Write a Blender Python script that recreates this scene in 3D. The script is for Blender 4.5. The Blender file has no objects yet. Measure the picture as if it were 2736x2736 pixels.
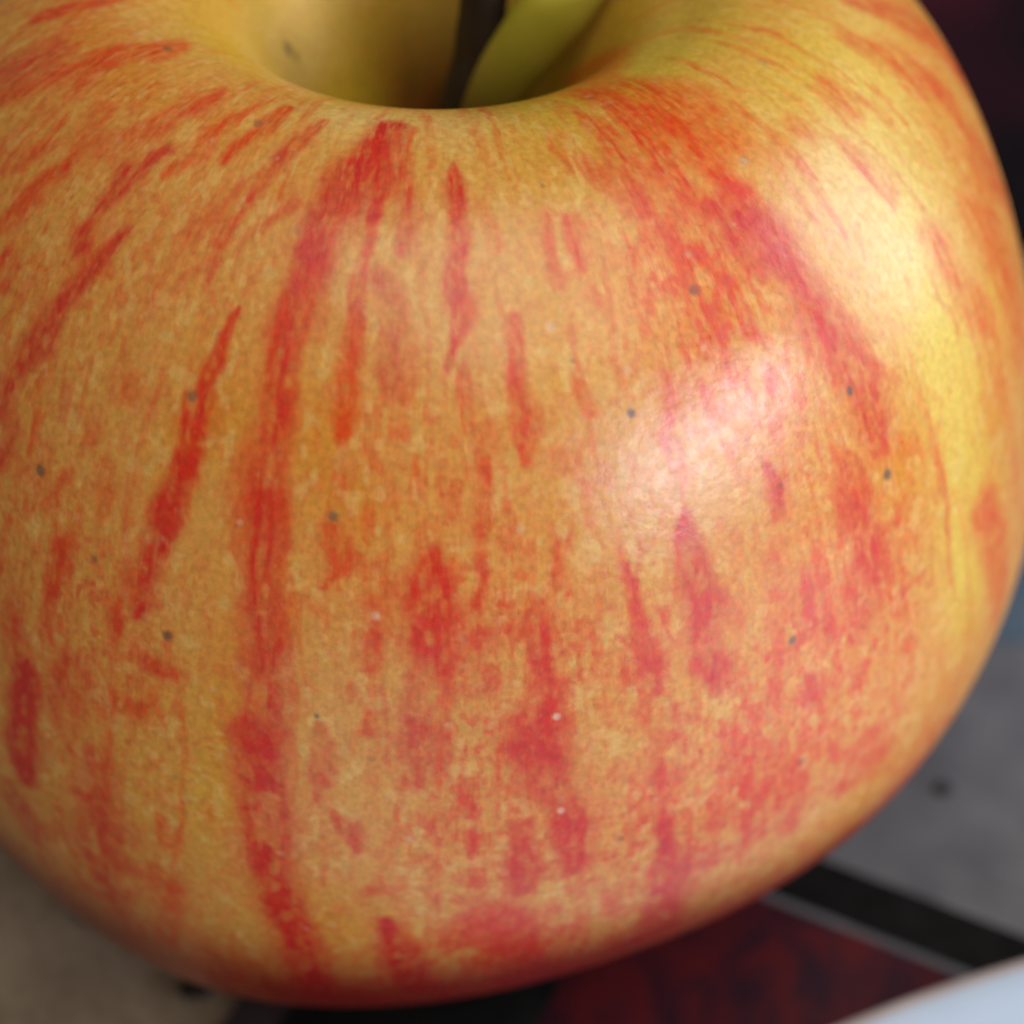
import bpy, math
import numpy as np
from mathutils import Vector, Matrix

# ------------------------------------------------------------------ camera, world, lights, exposure
scene = bpy.context.scene
col = scene.collection
MM = 0.001

cam_data = bpy.data.cameras.new("camera")
cam_data.sensor_width = 36.0
cam_data.angle = math.radians(30.846)
cam_data.clip_start = 0.005
cam_data.clip_end = 20.0
cam = bpy.data.objects.new("camera", cam_data)
col.objects.link(cam)
fw = Vector((0.04092541, 0.75126308, -0.6587328))
up = Vector((0.00050359, 0.65926955, 0.75190652))
rt = fw.cross(up).normalized()
up = rt.cross(fw).normalized()
m = Matrix((rt, up, -fw)).transposed().to_4x4()
m.translation = Vector((0.0, -0.09761051, 0.10853429))
cam.matrix_world = m
cam_data.dof.use_dof = True
cam_data.dof.focus_distance = 0.0885
cam_data.dof.aperture_fstop = 24.0
scene.camera = cam

world = bpy.data.worlds.new("World")
scene.world = world
world.use_nodes = True
wb = world.node_tree.nodes["Background"]
wb.inputs[0].default_value = (1.0, 0.86, 0.68, 1)
wb.inputs[1].default_value = 0.08


ROLL = 14


def window_or_fill_light(az, el, dist, w, h, power, colour, roll=0.0):
    """One daylit window pane beyond the right edge of the table; also builds the added overhead fill."""
    ld = bpy.data.lights.new("window_or_fill_light", 'AREA')
    ld.shape = 'RECTANGLE'
    ld.size = w
    ld.size_y = h
    ld.energy = power
    ld.color = colour
    o = bpy.data.objects.new("window_or_fill_light", ld)
    col.objects.link(o)
    a, e = math.radians(az), math.radians(el)
    d = Vector((math.cos(a) * math.cos(e), math.sin(a) * math.cos(e), math.sin(e)))
    o.location = Vector((0, 0, 0.045)) + d * dist
    q = d.to_track_quat('Z', 'Y').to_matrix() @ Matrix.Rotation(math.radians(roll), 3, 'Z')
    o.rotation_euler = q.to_euler()
    return o


window_or_fill_light(9, 21, 0.9, 0.34, 0.62, 3.6, (0.82, 0.90, 1.0))
window_or_fill_light(-40, 13, 0.9, 0.64, 0.14, 4.9, (0.80, 0.77, 1.0), ROLL)
# added soft fill lamp overhead, lights the front and leaves the underside dark
fill_lamp = window_or_fill_light(-60, 66, 1.6, 1.5, 1.5, 15.5, (1.0, 0.94, 0.85))
fill_lamp.name = "overhead_fill"

scene.view_settings.view_transform = 'Standard'
scene.view_settings.look = 'None'
scene.view_settings.exposure = 0.12
scene.view_settings.gamma = 1.0

# ------------------------------------------------------------------ helpers


def lin(r, g, b):
    f = lambda c: c / 12.92 if c <= .04045 else ((c + .055) / 1.055) ** 2.4
    return (f(r / 255), f(g / 255), f(b / 255), 1.0)


def tag(o, label=None, category=None, kind=None, group=None):
    if label: o["label"] = label
    if category: o["category"] = category
    if kind: o["kind"] = kind
    if group: o["group"] = group
    return o


def mesh_obj(name, verts, faces, mat, parent=None, smooth=True):
    me = bpy.data.meshes.new(name)
    me.from_pydata([tuple(v) for v in verts], [], faces)
    me.update()
    if smooth:
        me.polygons.foreach_set("use_smooth", [True] * len(me.polygons))
    me.materials.append(mat)
    o = bpy.data.objects.new(name, me)
    col.objects.link(o)
    o.parent = parent
    return o


def empty(name, loc=(0, 0, 0)):
    o = bpy.data.objects.new(name, None)
    o.empty_display_size = 0.01
    o.location = loc
    col.objects.link(o)
    return o


def new_mat(name, rough=0.5, spec=0.5):
    m = bpy.data.materials.new(name)
    m.use_nodes = True
    nt = m.node_tree
    b = nt.nodes["Principled BSDF"]
    b.inputs["Roughness"].default_value = rough
    b.inputs["Specular IOR Level"].default_value = spec
    return m, nt, b


def noise_mix(nt, scale, c1, c2, lo=.35, hi=.65, detail=4, stretch=(1, 1, 1), dist=0.0):
    tc = nt.nodes.new("ShaderNodeTexCoord")
    mp = nt.nodes.new("ShaderNodeMapping")
    mp.inputs["Scale"].default_value = stretch
    n = nt.nodes.new("ShaderNodeTexNoise")
    n.inputs["Scale"].default_value = scale
    n.inputs["Detail"].default_value = detail
    n.inputs["Distortion"].default_value = dist
    r = nt.nodes.new("ShaderNodeValToRGB")
    r.color_ramp.elements[0].position = lo
    r.color_ramp.elements[0].color = c1
    r.color_ramp.elements[1].position = hi
    r.color_ramp.elements[1].color = c2
    nt.links.new(tc.outputs["Object"], mp.inputs["Vector"])
    nt.links.new(mp.outputs["Vector"], n.inputs["Vector"])
    nt.links.new(n.outputs["Fac"], r.inputs["Fac"])
    return n, r


def bump(nt, b, height, strength, distance):
    bp = nt.nodes.new("ShaderNodeBump")
    bp.inputs["Strength"].default_value = strength
    bp.inputs["Distance"].default_value = distance
    nt.links.new(height, bp.inputs["Height"])
    nt.links.new(bp.outputs["Normal"], b.inputs["Normal"])


def rounded_slab(name, poly, z0, z1, bev, mat, parent=None):
    """Extruded polygon with a small bevelled upper edge."""
    n = len(poly)
    P = [Vector((x, y)) for x, y in poly]
    c = sum(P, Vector((0, 0))) / n
    ins = [p + (c - p).normalized() * bev * 1.4 for p in P]
    vs = [(p.x, p.y, z0) for p in P] + [(p.x, p.y, z1 - bev) for p in P] + [(p.x, p.y, z1) for p in ins]
    fs = []
    for k in range(2):
        for i in range(n):
            j = (i + 1) % n
            fs.append((k * n + i, k * n + j, (k + 1) * n + j, (k + 1) * n + i))
    fs.append(tuple(range(2 * n, 3 * n)))
    fs.append(tuple(reversed(range(n))))
    return mesh_obj(name, vs, fs, mat, parent, smooth=False)


def tube(path, radii, seg=20, squash=None):
    """Rings along a path; returns verts and faces with capped ends."""
    path = [Vector(p) for p in path]
    vs, fs = [], []
    for i, p in enumerate(path):
        t = (path[min(i + 1, len(path) - 1)] - path[max(i - 1, 0)]).normalized()
        a = t.cross(Vector((0, 1, 0))).normalized()
        b = t.cross(a).normalized()
        sa, sb = squash if squash else (1, 1)
        for k in range(seg):
            th = 2 * math.pi * k / seg
            vs.append(p + (a * math.cos(th) * sa + b * math.sin(th) * sb) * radii[i])
    for i in range(len(path) - 1):
        for k in range(seg):
            l = (k + 1) % seg
            fs.append((i * seg + k, i * seg + l, (i + 1) * seg + l, (i + 1) * seg + k))
    fs.append(tuple(reversed(range(seg))))
    fs.append(tuple(range((len(path) - 1) * seg, len(path) * seg)))
    return vs, fs


def smooth_path(pts, n):
    pts = np.array(pts, float)
    Q = np.vstack([2 * pts[0] - pts[1], pts, 2 * pts[-1] - pts[-2]])
    out = []
    for u in np.linspace(0, len(pts) - 1 - 1e-6, n):
        i = int(u); t = u - i
        a, b, c, d = Q[i], Q[i + 1], Q[i + 2], Q[i + 3]
        out.append(.5 * ((2 * b) + (-a + c) * t + (2 * a - 5 * b + 4 * c - d) * t ** 2 + (-a + 3 * b - 3 * c + d) * t ** 3))
    return np.array(out)

# ------------------------------------------------------------------ table top


mt, nt, b = new_mat("table_laminate", 0.55, 0.35)
n1, r1 = noise_mix(nt, 130, lin(126, 110, 90), lin(160, 142, 118), .3, .7, 6)
n2, r2 = noise_mix(nt, 900, (0.78, 0.78, 0.78, 1), (1, 1, 1, 1), .36, .6, 3)
mx = nt.nodes.new("ShaderNodeMixRGB"); mx.blend_type = 'MULTIPLY'; mx.inputs[0].default_value = 1
nt.links.new(r1.outputs[0], mx.inputs[1]); nt.links.new(r2.outputs[0], mx.inputs[2])
nt.links.new(mx.outputs[0], b.inputs["Base Color"])
bump(nt, b, n2.outputs["Fac"], .15, .0002)
table = rounded_slab("table_top", [(-.55, -.30), (.60, -.30), (.60, .65), (-.55, .65)], -.025, 0.0, .003, mt)
tag(table, kind="structure")

# ------------------------------------------------------------------ printed card under the apple
U = Vector((.885, -.466)); V = Vector((.466, .885))


def uv_rect(u0, u1, v0, v1):
    return [tuple((U * u + V * v) * MM) for u, v in ((u0, v0), (u1, v0), (u1, v1), (u0, v1))]


card = empty("printed_card", tuple((U * 45 + V * -16).to_3d() * MM))
tag(card, "printed card with a dark red picture inside a black frame lying under the apple", "card")


def in_card(o):
    o.parent = card
    o.matrix_parent_inverse = Matrix.Translation(-card.location)
    return o


mg, nt, b = new_mat("card_grey_print", .5, .4)
n1, r1 = noise_mix(nt, 130, lin(90, 93, 98), lin(114, 116, 120), .35, .65, 6)
nt.links.new(r1.outputs[0], b.inputs["Base Color"])
in_card(rounded_slab("card_base", uv_rect(2.9, 120, -60, 70), 0.0, 0.0004, .0001, mg))

mk, nt, b = new_mat("black_print", .8, .05)
n1, r1 = noise_mix(nt, 400, (0.009, 0.009, 0.009, 1), (0.014, 0.014, 0.014, 1))
nt.links.new(r1.outputs[0], b.inputs["Base Color"])
bw = uv_rect(3, 119, -2.85, 1.75)
in_card(rounded_slab("black_band", bw, 0.0004, 0.00045, .00001, mk))
in_card(rounded_slab("black_band", uv_rect(3, 18.38, -59.5, -2.87), 0.0004, 0.00045, .00001, mk))  # left of the frame; its black also stands in for the apple's shadow

mq, nt, b = new_mat("purple_shade_strip", .6, .25)
n1, r1 = noise_mix(nt, 300, lin(52, 40, 46), lin(66, 54, 58))
nt.links.new(r1.outputs[0], b.inputs["Base Color"])
in_card(rounded_slab("shade_strip", uv_rect(-.4, 2.85, -59.5, 0), 0.0001, 0.0004, .00001, mq))  # strip added to grade the apple's shadow into the table

mp_, nt, b = new_mat("maroon_picture_print", .4, .4)
n1, r1 = noise_mix(nt, 130, lin(46, 20, 34), lin(88, 22, 27), .38, .62, 4, (1.0, .6, 1), 2.6)
nt.links.new(r1.outputs[0], b.inputs["Base Color"])
in_card(rounded_slab("picture", uv_rect(18.4, 119, -59, -3.55), 0.0004, 0.00045, .00001, mp_))

# ------------------------------------------------------------------ blue-grey sheet behind
mbl, nt, b = new_mat("blue_grey_paper", .6, .3)
n1, r1 = noise_mix(nt, 160, lin(76, 98, 114), lin(90, 108, 122), .35, .65, 6)
nt.links.new(r1.outputs[0], b.inputs["Base Color"])
sheet = rounded_slab("paper_sheet", [(-.03, .0105), (.16, .0075), (.163, .055), (-.028, .058)], 0.0004, 0.0006, .00005, mbl)
tag(sheet, "blue-grey paper sheet showing beside the apple's right edge in front of the maroon box", "paper")

# ------------------------------------------------------------------ crumbs on the table and card
mc, nt, b = new_mat("dark_crumb", .8, .2)
n1, r1 = noise_mix(nt, 900, (.02, .017, .015, 1), (.05, .04, .03, 1))
nt.links.new(r1.outputs[0], b.inputs["Base Color"])


def crumb(x, y, z, r, seed, label):
    rs = np.random.RandomState(seed)
    vs, fs = [], []
    nu, nv = 12, 6
    k = 1 + .25 * rs.randn(nv + 1, nu)
    for i in range(nv + 1):
        ph = math.pi * i / nv
        for j in range(nu):
            th = 2 * math.pi * j / nu
            q = r * (k[i, j] if 0 < i < nv else 1)
            vs.append((q * math.sin(ph) * math.cos(th), q * math.sin(ph) * math.sin(th), max(0, r * .4 + q * .45 * math.cos(ph))))
    for i in range(nv):
        for j in range(nu):
            l = (j + 1) % nu
            fs.append((i * nu + j, (i + 1) * nu + j, (i + 1) * nu + l, i * nu + l))
    o = mesh_obj("crumb", vs, fs, mc)
    o.location = (x * MM, y * MM, z)
    tag(o, label, "crumb", group="dark crumbs lying round the apple")


crumb(38.5, -6.4, .0004, .00075 * .8, 1, "round dark crumb on the grey area right of the apple")
crumb(-16.1, -23.0, 0, .0012, 2, "dark crumb at the lower left tucked against the apple's underside")
crumb(-24.6, -16.8, 0, .0010, 3, "dark crumb farthest left on the tan table beside the apple")

# ------------------------------------------------------------------ white plate at the lower right
md, nt, b = new_mat("white_glaze", .22, .5)
n1, r1 = noise_mix(nt, 60, (0.50, .66, .82, 1), (.56, .71, .85, 1))  # cool blue of the window light put into the white glaze
nt.links.new(r1.outputs[0], b.inputs["Base Color"])
PR_ = 120.0
prof = [(0, 3), (45, 3), (62, 3.6), (80, 6), (100, 8.6), (112, 9.9), (116, 10.2), (118, 10.2), (119.2, 9.9), (119.9, 9.2), (120, 8.4),
        (119.4, 7.7), (118, 7.3), (112, 6.9), (100, 5.6), (80, 3), (62, .6), (55, 0), (50, 0), (48, .8), (0, .8)]
prof = smooth_path([(r, z, 0) for r, z in prof], 160)[:, :2]
vs, fs = [], []
SEG = 256
for r, z in prof:
    for k in range(SEG):
        th = 2 * math.pi * k / SEG
        vs.append((max(r, .01) * math.cos(th) * MM, max(r, .01) * math.sin(th) * MM, max(z, 0) * MM))
for i in range(len(prof) - 1):
    for k in range(SEG):
        l = (k + 1) % SEG
        fs.append((i * SEG + k, (i + 1) * SEG + k, (i + 1) * SEG + l, i * SEG + l))
plate = mesh_obj("plate", vs, fs, md)
plate.location = ((29.2 + .36 * PR_) * MM, (-31.0 - .933 * PR_) * MM, .00045)
me_ = plate.data
mu, nt, b = new_mat("rim_edge_shade", .6, .3)
n1, r1 = noise_mix(nt, 200, lin(188, 186, 186), lin(202, 200, 200))  # greyer tone paints the shade on the plate's outer edge
nt.links.new(r1.outputs[0], b.inputs["Base Color"])
me_.materials.append(mu)
for p_ in me_.polygons:
    c_ = p_.center
    if math.hypot(c_.x, c_.y) > .1187:
        p_.material_index = 1
tag(plate, "white plate tinted cool as if window-lit, its rim edge greyed as shade, cutting into the lower right corner", "plate")

# ------------------------------------------------------------------ dark maroon box behind
mb, nt, b = new_mat("dark_maroon_cloth", .9, .03)
n1, r1 = noise_mix(nt, 26, (.012, .010, .011, 1), (.13, .018, .036, 1), .40, .56, 5, (1, 1, .5), .6)
nt.links.new(r1.outputs[0], b.inputs["Base Color"])
box = empty("storage_box", (.115, .082, 0))
tag(box, "dark maroon box standing on the table behind the apple", "box")
ang = math.radians(-4)
Rb = Matrix.Rotation(ang, 2)


def box_poly(x0, x1, y0, y1):
    return [tuple(Rb @ Vector(p)) for p in ((x0, y0), (x1, y0), (x1, y1), (x0, y1))]


body = rounded_slab("box_body", box_poly(-.125, .125, -.0175, .1), 0.0, .10, .001, mb, box)
lid = rounded_slab("lid", box_poly(-.127, .127, -.0195, .102), .1003, .125, .0015, mb, box)

# ------------------------------------------------------------------ the apple
STREAKS = [
 (0.9,0.95,[(-1.696,0.2502,27),(-1.714,0.2609,30),(-1.746,0.2688,37),(-1.776,0.2831,40),(-1.795,0.2959,46),(-1.799,0.3059,36)]),
 (0.6,0.85,[(-1.799,0.3059,36),(-1.804,0.3159,36),(-1.815,0.3274,30),(-1.821,0.3395,30),(-1.816,0.3503,29),(-1.81,0.3588,33),(-1.813,0.3695,30),(-1.815,0.3788,36),(-1.816,0.3881,40),(-1.812,0.3981,40)]),
 (0.75,0.85,[(-1.812,0.3981,37),(-1.81,0.4103,40),(-1.806,0.426,40),(-1.802,0.4396,48),(-1.804,0.4575,45),(-1.799,0.4711,42),(-1.804,0.4896,50)]),
 (0.85,1.0,[(-1.804,0.4896,50),(-1.801,0.5032,50),(-1.796,0.5218,54),(-1.795,0.5418,55),(-1.779,0.5597,52),(-1.768,0.579,53),(-1.756,0.5969,50),(-1.742,0.6197,43),(-1.728,0.6469,36)]),
 (0.75,0.95,[(-1.718,0.2609,17),(-1.699,0.2731,28),(-1.69,0.2838,24),(-1.701,0.2931,16)]),
 (0.5,0.75,[(-1.701,0.2931,16),(-1.699,0.3059,13),(-1.704,0.3181,14),(-1.707,0.3317,16)]),
 (0.15,0.9,[(-1.707,0.3317,16),(-1.712,0.3424,19),(-1.712,0.3517,22),(-1.709,0.361,26),(-1.706,0.3681,16)]),
 (0.8,0.65,[(-1.657,0.2523,17),(-1.639,0.2745,16),(-1.628,0.2902,23),(-1.636,0.3052,16)]),
 (0.9,0.6,[(-1.667,0.3152,19),(-1.645,0.3224,25),(-1.64,0.3374,25),(-1.642,0.346,29),(-1.64,0.3524,19)]),
 (0.75,0.9,[(-1.533,0.2709,10),(-1.526,0.2838,23),(-1.522,0.2974,21),(-1.525,0.3095,19),(-1.528,0.3217,19),(-1.519,0.3302,25),(-1.533,0.336,16),(-1.545,0.3417,10)]),
 (0.6,0.45,[(-1.473,0.2873,13),(-1.455,0.3009,13),(-1.455,0.3074,10)]),
 (0.6,0.65,[(-2.228,0.2538,15),(-2.25,0.2673,25),(-2.28,0.2823,27),(-2.323,0.2945,27)]),
 (0.9,0.75,[(-2.208,0.2859,17),(-2.244,0.2988,25),(-2.248,0.3081,23),(-2.261,0.3202,15),(-2.256,0.3288,21)]),
 (0.5,0.7,[(-2.509,0.243,21),(-2.515,0.2523,31),(-2.551,0.2588,24),(-2.567,0.2673,23),(-2.588,0.2802,28),(-2.62,0.2952,26),(-2.659,0.3088,24)]),
 (0.95,0.6,[(-2.671,0.2781,30),(-2.693,0.2902,49),(-2.732,0.3066,52)]),
 (0.6,0.75,[(-2.849,0.2516,21),(-2.833,0.2602,21),(-2.844,0.2738,27),(-2.861,0.2838,21)]),
 (0.3,0.7,[(-2.072,0.248,7),(-2.108,0.2588,15),(-2.131,0.2709,17),(-2.13,0.2838,12),(-2.164,0.2952,12)]),
 (0.4,0.8,[(-2.005,0.2502,9),(-2.016,0.2645,16),(-2.049,0.2745,16),(-2.061,0.2831,11)]),
 (0.85,0.65,[(-1.887,0.2516,12),(-1.913,0.2652,18),(-1.944,0.2752,25),(-1.955,0.2881,18),(-1.963,0.2931,9)]),
 (0.5,0.4,[(-2.0,0.2888,15),(-2.018,0.3009,22),(-2.03,0.3095,14)]),
 (0.6,0.65,[(-1.951,0.2938,9),(-1.979,0.3038,16),(-1.99,0.3117,11)]),
 (0.4,0.75,[(-2.386,0.3102,12),(-2.406,0.3217,19),(-2.425,0.3338,22),(-2.437,0.341,20)]),
 (0.9,0.8,[(-2.175,0.3202,12),(-2.194,0.3267,18),(-2.213,0.3352,20),(-2.219,0.3438,20),(-2.239,0.3545,25),(-2.245,0.3667,34),(-2.266,0.3781,30),(-2.277,0.3903,31),(-2.289,0.3974,27)]),
 (0.5,1.0,[(-1.912,0.331,7),(-1.918,0.3345,12),(-1.924,0.3445,12),(-1.93,0.3545,15),(-1.929,0.3638,24),(-1.938,0.3717,31),(-1.941,0.3817,29),(-1.944,0.391,26)]),
 (0.75,0.85,[(-1.944,0.391,26),(-1.957,0.401,32),(-1.963,0.4067,32)]),
 (0.8,0.85,[(-1.963,0.4067,30),(-1.971,0.416,25),(-1.979,0.4274,26),(-1.98,0.4403,26),(-1.982,0.4467,13)]),
 (0.6,0.35,[(-1.991,0.3188,11),(-2.03,0.3267,13),(-2.064,0.3374,15),(-2.082,0.3481,15)]),
 (0.3,0.5,[(-2.428,0.2838,20),(-2.384,0.3009,42),(-2.387,0.3074,23)]),
 (0.7,0.35,[(-2.445,0.3074,15),(-2.487,0.3159,25),(-2.542,0.3238,32)]),
 (0.6,0.5,[(-1.868,0.2902,9),(-1.882,0.2952,10),(-1.908,0.3031,7)]),
 (0.7,0.65,[(-2.37,0.3488,19),(-2.375,0.3545,28)]),
 (0.9,0.5,[(-2.17,0.3753,12),(-2.161,0.3838,16)]),
 (0.9,0.6,[(-2.258,0.3996,22),(-2.258,0.4132,27)]),
 (0.5,0.4,[(-2.063,0.3674,22),(-2.068,0.3724,19)]),
 (0.5,0.35,[(-2.107,0.3853,15),(-2.107,0.3888,15)]),
 (0.35,0.5,[(-1.837,0.3688,17),(-1.851,0.3803,23),(-1.854,0.3924,27),(-1.852,0.4003,24)]),
 (0.5,0.45,[(-1.849,0.3996,20),(-1.841,0.411,20),(-1.834,0.4182,14)]),
 (0.45,0.45,[(-2.069,0.3981,19),(-2.063,0.4067,26),(-2.06,0.4139,23)]),
 (0.4,0.4,[(-2.186,0.4031,33),(-2.191,0.4139,30)]),
 (0.7,0.35,[(-1.762,0.3145,19),(-1.759,0.3231,19),(-1.774,0.3352,26)]),
 (0.55,0.8,[(-1.437,0.331,10),(-1.437,0.3424,16),(-1.437,0.3517,19),(-1.431,0.361,29),(-1.434,0.3695,23),(-1.437,0.3774,11)]),
 (0.15,0.75,[(0.171,0.1523,18),(-0.995,0.2323,54),(-0.94,0.2487,59),(-0.893,0.263,76),(-0.876,0.2773,82),(-0.851,0.2852,46)]),
 (0.4,0.7,[(-1.04,0.2345,31),(-1.026,0.258,27),(-0.965,0.2688,31)]),
 (0.45,0.9,[(-1.041,0.2638,13),(-1.033,0.2702,21),(-1.032,0.2773,24),(-1.038,0.2909,30),(-1.019,0.3009,22),(-1.005,0.3059,16)]),
 (0.35,0.9,[(-0.937,0.2709,13),(-0.937,0.2745,22),(-0.945,0.2859,30),(-0.943,0.2959,25),(-0.921,0.3074,29)]),
 (0.95,0.9,[(-0.99,0.3045,16),(-0.974,0.3109,36),(-0.96,0.3174,53),(-0.926,0.3231,58),(-0.912,0.3317,50)]),
 (0.9,0.5,[(-0.971,0.3209,36),(-0.968,0.3295,32),(-0.962,0.336,16)]),
 (0.95,0.75,[(-0.912,0.3317,50),(-0.898,0.3438,42),(-0.893,0.3553,52),(-0.882,0.3653,57),(-0.857,0.3774,59),(-0.845,0.3896,52),(-0.848,0.3974,52),(-0.846,0.4053,43),(-0.849,0.4146,34)]),
 (0.65,0.75,[(-1.122,0.2616,16),(-1.133,0.2738,31),(-1.13,0.2845,45),(-1.13,0.2945,37),(-1.129,0.3009,18)]),
 (0.6,0.4,[(-1.13,0.248,11),(-1.15,0.2638,16)]),
 (0.7,0.5,[(-1.218,0.2738,11),(-1.208,0.2795,16),(-1.199,0.2881,14)]),
 (0.55,0.55,[(-1.072,0.3031,23),(-1.101,0.3109,30),(-1.096,0.3181,33)]),
 (0.5,0.5,[(-1.161,0.3124,14),(-1.191,0.3159,14)]),
 (0.55,0.75,[(-1.294,0.2974,9),(-1.296,0.3066,17),(-1.291,0.3145,15)]),
 (0.75,0.45,[(-1.286,0.3202,10),(-1.286,0.3267,13)]),
 (0.6,0.6,[(-1.347,0.2966,13),(-1.359,0.3066,12)]),
 (0.7,0.55,[(-1.359,0.3102,12),(-1.347,0.3174,17)]),
 (0.6,0.6,[(-1.04,0.3288,10),(-1.03,0.3367,13),(-1.027,0.3431,15),(-1.024,0.3524,16)]),
 (0.6,0.45,[(-1.104,0.3495,15),(-1.099,0.3567,18),(-1.099,0.3645,15)]),
 (0.5,0.5,[(-1.071,0.3195,15),(-1.054,0.3295,13)]),
 (0.8,0.6,[(-0.121,0.2916,21),(-0.084,0.3074,36),(-0.037,0.3252,50),(-0.015,0.3395,45),(0.005,0.3567,64),(0.075,0.3796,55),(0.047,0.3874,45)]),
 (0.75,0.55,[(-0.286,0.2938,26),(-0.243,0.3102,45),(-0.218,0.3259,45),(-0.202,0.3388,36),(-0.179,0.3524,36)]),
 (0.45,0.55,[(-0.483,0.2931,18),(-0.503,0.3016,36),(-0.502,0.3074,30)]),
 (0.5,0.4,[(-0.45,0.3074,16),(-0.438,0.3202,23)]),
 (0.5,0.45,[(-0.683,0.2974,20),(-0.662,0.3031,26)]),
 (0.5,0.4,[(-0.784,0.2974,19),(-0.781,0.3024,23)]),
 (0.5,0.5,[(-0.597,0.3152,25),(-0.597,0.3274,34),(-0.583,0.3374,26)]),
 (0.8,0.45,[(-0.202,0.3603,23),(-0.204,0.3717,55),(-0.188,0.3846,64),(-0.148,0.401,55),(-0.134,0.4139,45)]),
 (0.45,0.45,[(-0.38,0.3781,55),(-0.358,0.3917,82),(-0.357,0.4046,82),(-0.358,0.4167,91),(-0.358,0.431,91),(-0.364,0.4417,82)]),
 (0.3,0.5,[(-0.561,0.3617,32),(-0.539,0.371,54)]),
 (0.3,0.55,[(-0.544,0.3824,28),(-0.519,0.396,53),(-0.472,0.4132,40)]),
 (0.1,0.2,[(-0.455,0.4332,73),(-0.48,0.4425,91),(-0.469,0.4553,55)]),
 (0.6,0.4,[(-1.341,0.3338,10),(-1.341,0.3474,7)]),
 (0.5,0.55,[(-1.335,0.3524,10),(-1.331,0.3631,13)]),
 (0.6,0.5,[(-1.224,0.376,9),(-1.221,0.381,9)]),
 (0.5,0.4,[(-1.174,0.3624,18),(-1.199,0.3731,14)]),
 (0.8,0.35,[(-1.023,0.3688,12),(-1.016,0.3753,12)]),
 (0.5,0.45,[(-0.803,0.3846,22),(-0.779,0.3953,20)]),
 (0.95,0.7,[(-1.065,0.3981,12),(-1.057,0.406,24),(-1.062,0.4167,20)]),
 (0.9,0.65,[(-0.92,0.4139,22),(-0.917,0.4239,41),(-0.917,0.4325,42)]),
 (0.8,0.7,[(-0.92,0.4317,37),(-0.907,0.4432,38),(-0.899,0.4525,54),(-0.921,0.461,58),(-0.913,0.4746,40)]),
 (0.6,0.6,[(-0.594,0.4753,12),(-0.6,0.4846,20)]),
 (0.5,0.75,[(-0.608,0.4832,74),(-0.583,0.4996,64),(-0.572,0.5197,55),(-0.55,0.5375,45),(-0.558,0.5504,41)]),
 (0.5,0.4,[(-1.2,0.391,18),(-1.199,0.3946,18)]),
 (0.3,0.4,[(-1.388,0.3753,20),(-1.364,0.3796,23)]),
 (0.5,0.5,[(-1.439,0.3731,16),(-1.441,0.3788,10)]),
 (0.4,0.45,[(-0.806,0.416,15),(-0.798,0.4217,21)]),
 (0.6,0.55,[(-2.185,0.4696,27),(-2.191,0.4775,33),(-2.188,0.4918,29)]),
 (1.0,1.2,[(-2.169,0.4918,19),(-2.164,0.4982,33),(-2.166,0.5139,43),(-2.161,0.5289,49),(-2.16,0.5447,31)]),
 (1.0,0.85,[(-2.197,0.5575,30),(-2.188,0.5704,38),(-2.17,0.5804,39)]),
 (0.7,0.6,[(-2.085,0.4832,46),(-2.097,0.4961,65),(-2.092,0.5082,31),(-2.085,0.5161,22)]),
 (0.7,0.65,[(-1.966,0.4675,23),(-1.951,0.4675,26),(-1.926,0.4653,18)]),
 (0.4,0.5,[(-1.986,0.4811,35),(-1.999,0.4896,32),(-1.955,0.4861,19)]),
 (0.85,0.75,[(-2.036,0.5182,34),(-2.047,0.5397,53),(-2.029,0.5518,68),(-2.047,0.569,54),(-2.043,0.589,37),(-2.022,0.604,27)]),
 (0.4,0.65,[(-1.946,0.5354,16),(-1.935,0.5461,18)]),
 (0.6,0.7,[(-1.951,0.564,21),(-1.937,0.5711,41),(-1.933,0.5811,37),(-1.944,0.5969,27)]),
 (0.6,0.4,[(-2.015,0.5711,28),(-1.974,0.5697,22)]),
 (0.7,0.65,[(-2.119,0.4303,14),(-2.125,0.4453,23),(-2.127,0.4575,17)]),
 (0.5,0.55,[(-2.015,0.4303,19),(-2.019,0.4446,23),(-2.018,0.4568,21)]),
 (0.4,0.6,[(-1.71,0.4003,16),(-1.699,0.4089,28),(-1.701,0.4146,16),(-1.723,0.4239,8)]),
 (0.65,0.9,[(-1.572,0.4089,16),(-1.581,0.4196,42),(-1.578,0.4296,46),(-1.578,0.4396,49),(-1.568,0.4475,43),(-1.565,0.4539,30)]),
 (0.9,0.6,[(-1.601,0.4568,23),(-1.595,0.4718,40),(-1.59,0.4825,44),(-1.587,0.4911,41),(-1.601,0.4996,24)]),
 (0.35,0.55,[(-1.648,0.4124,23),(-1.65,0.4239,33)]),
 (0.6,0.6,[(-1.653,0.4353,23),(-1.657,0.446,21),(-1.66,0.4525,13)]),
 (0.7,0.6,[(-1.5,0.4389,26),(-1.523,0.4489,23),(-1.509,0.4582,27)]),
 (0.75,0.7,[(-1.721,0.4796,14),(-1.715,0.4911,24),(-1.718,0.5032,21),(-1.726,0.5111,9)]),
 (0.75,0.65,[(-1.701,0.5161,14),(-1.684,0.5218,26),(-1.681,0.5311,16)]),
 (0.3,0.7,[(-1.657,0.4711,12),(-1.662,0.4782,17)]),
 (0.4,0.4,[(-1.685,0.4589,13),(-1.69,0.4639,13)]),
 (0.95,0.95,[(-1.639,0.5754,18),(-1.631,0.5826,33),(-1.62,0.5976,45),(-1.603,0.6183,42),(-1.592,0.6355,40)]),
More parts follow.
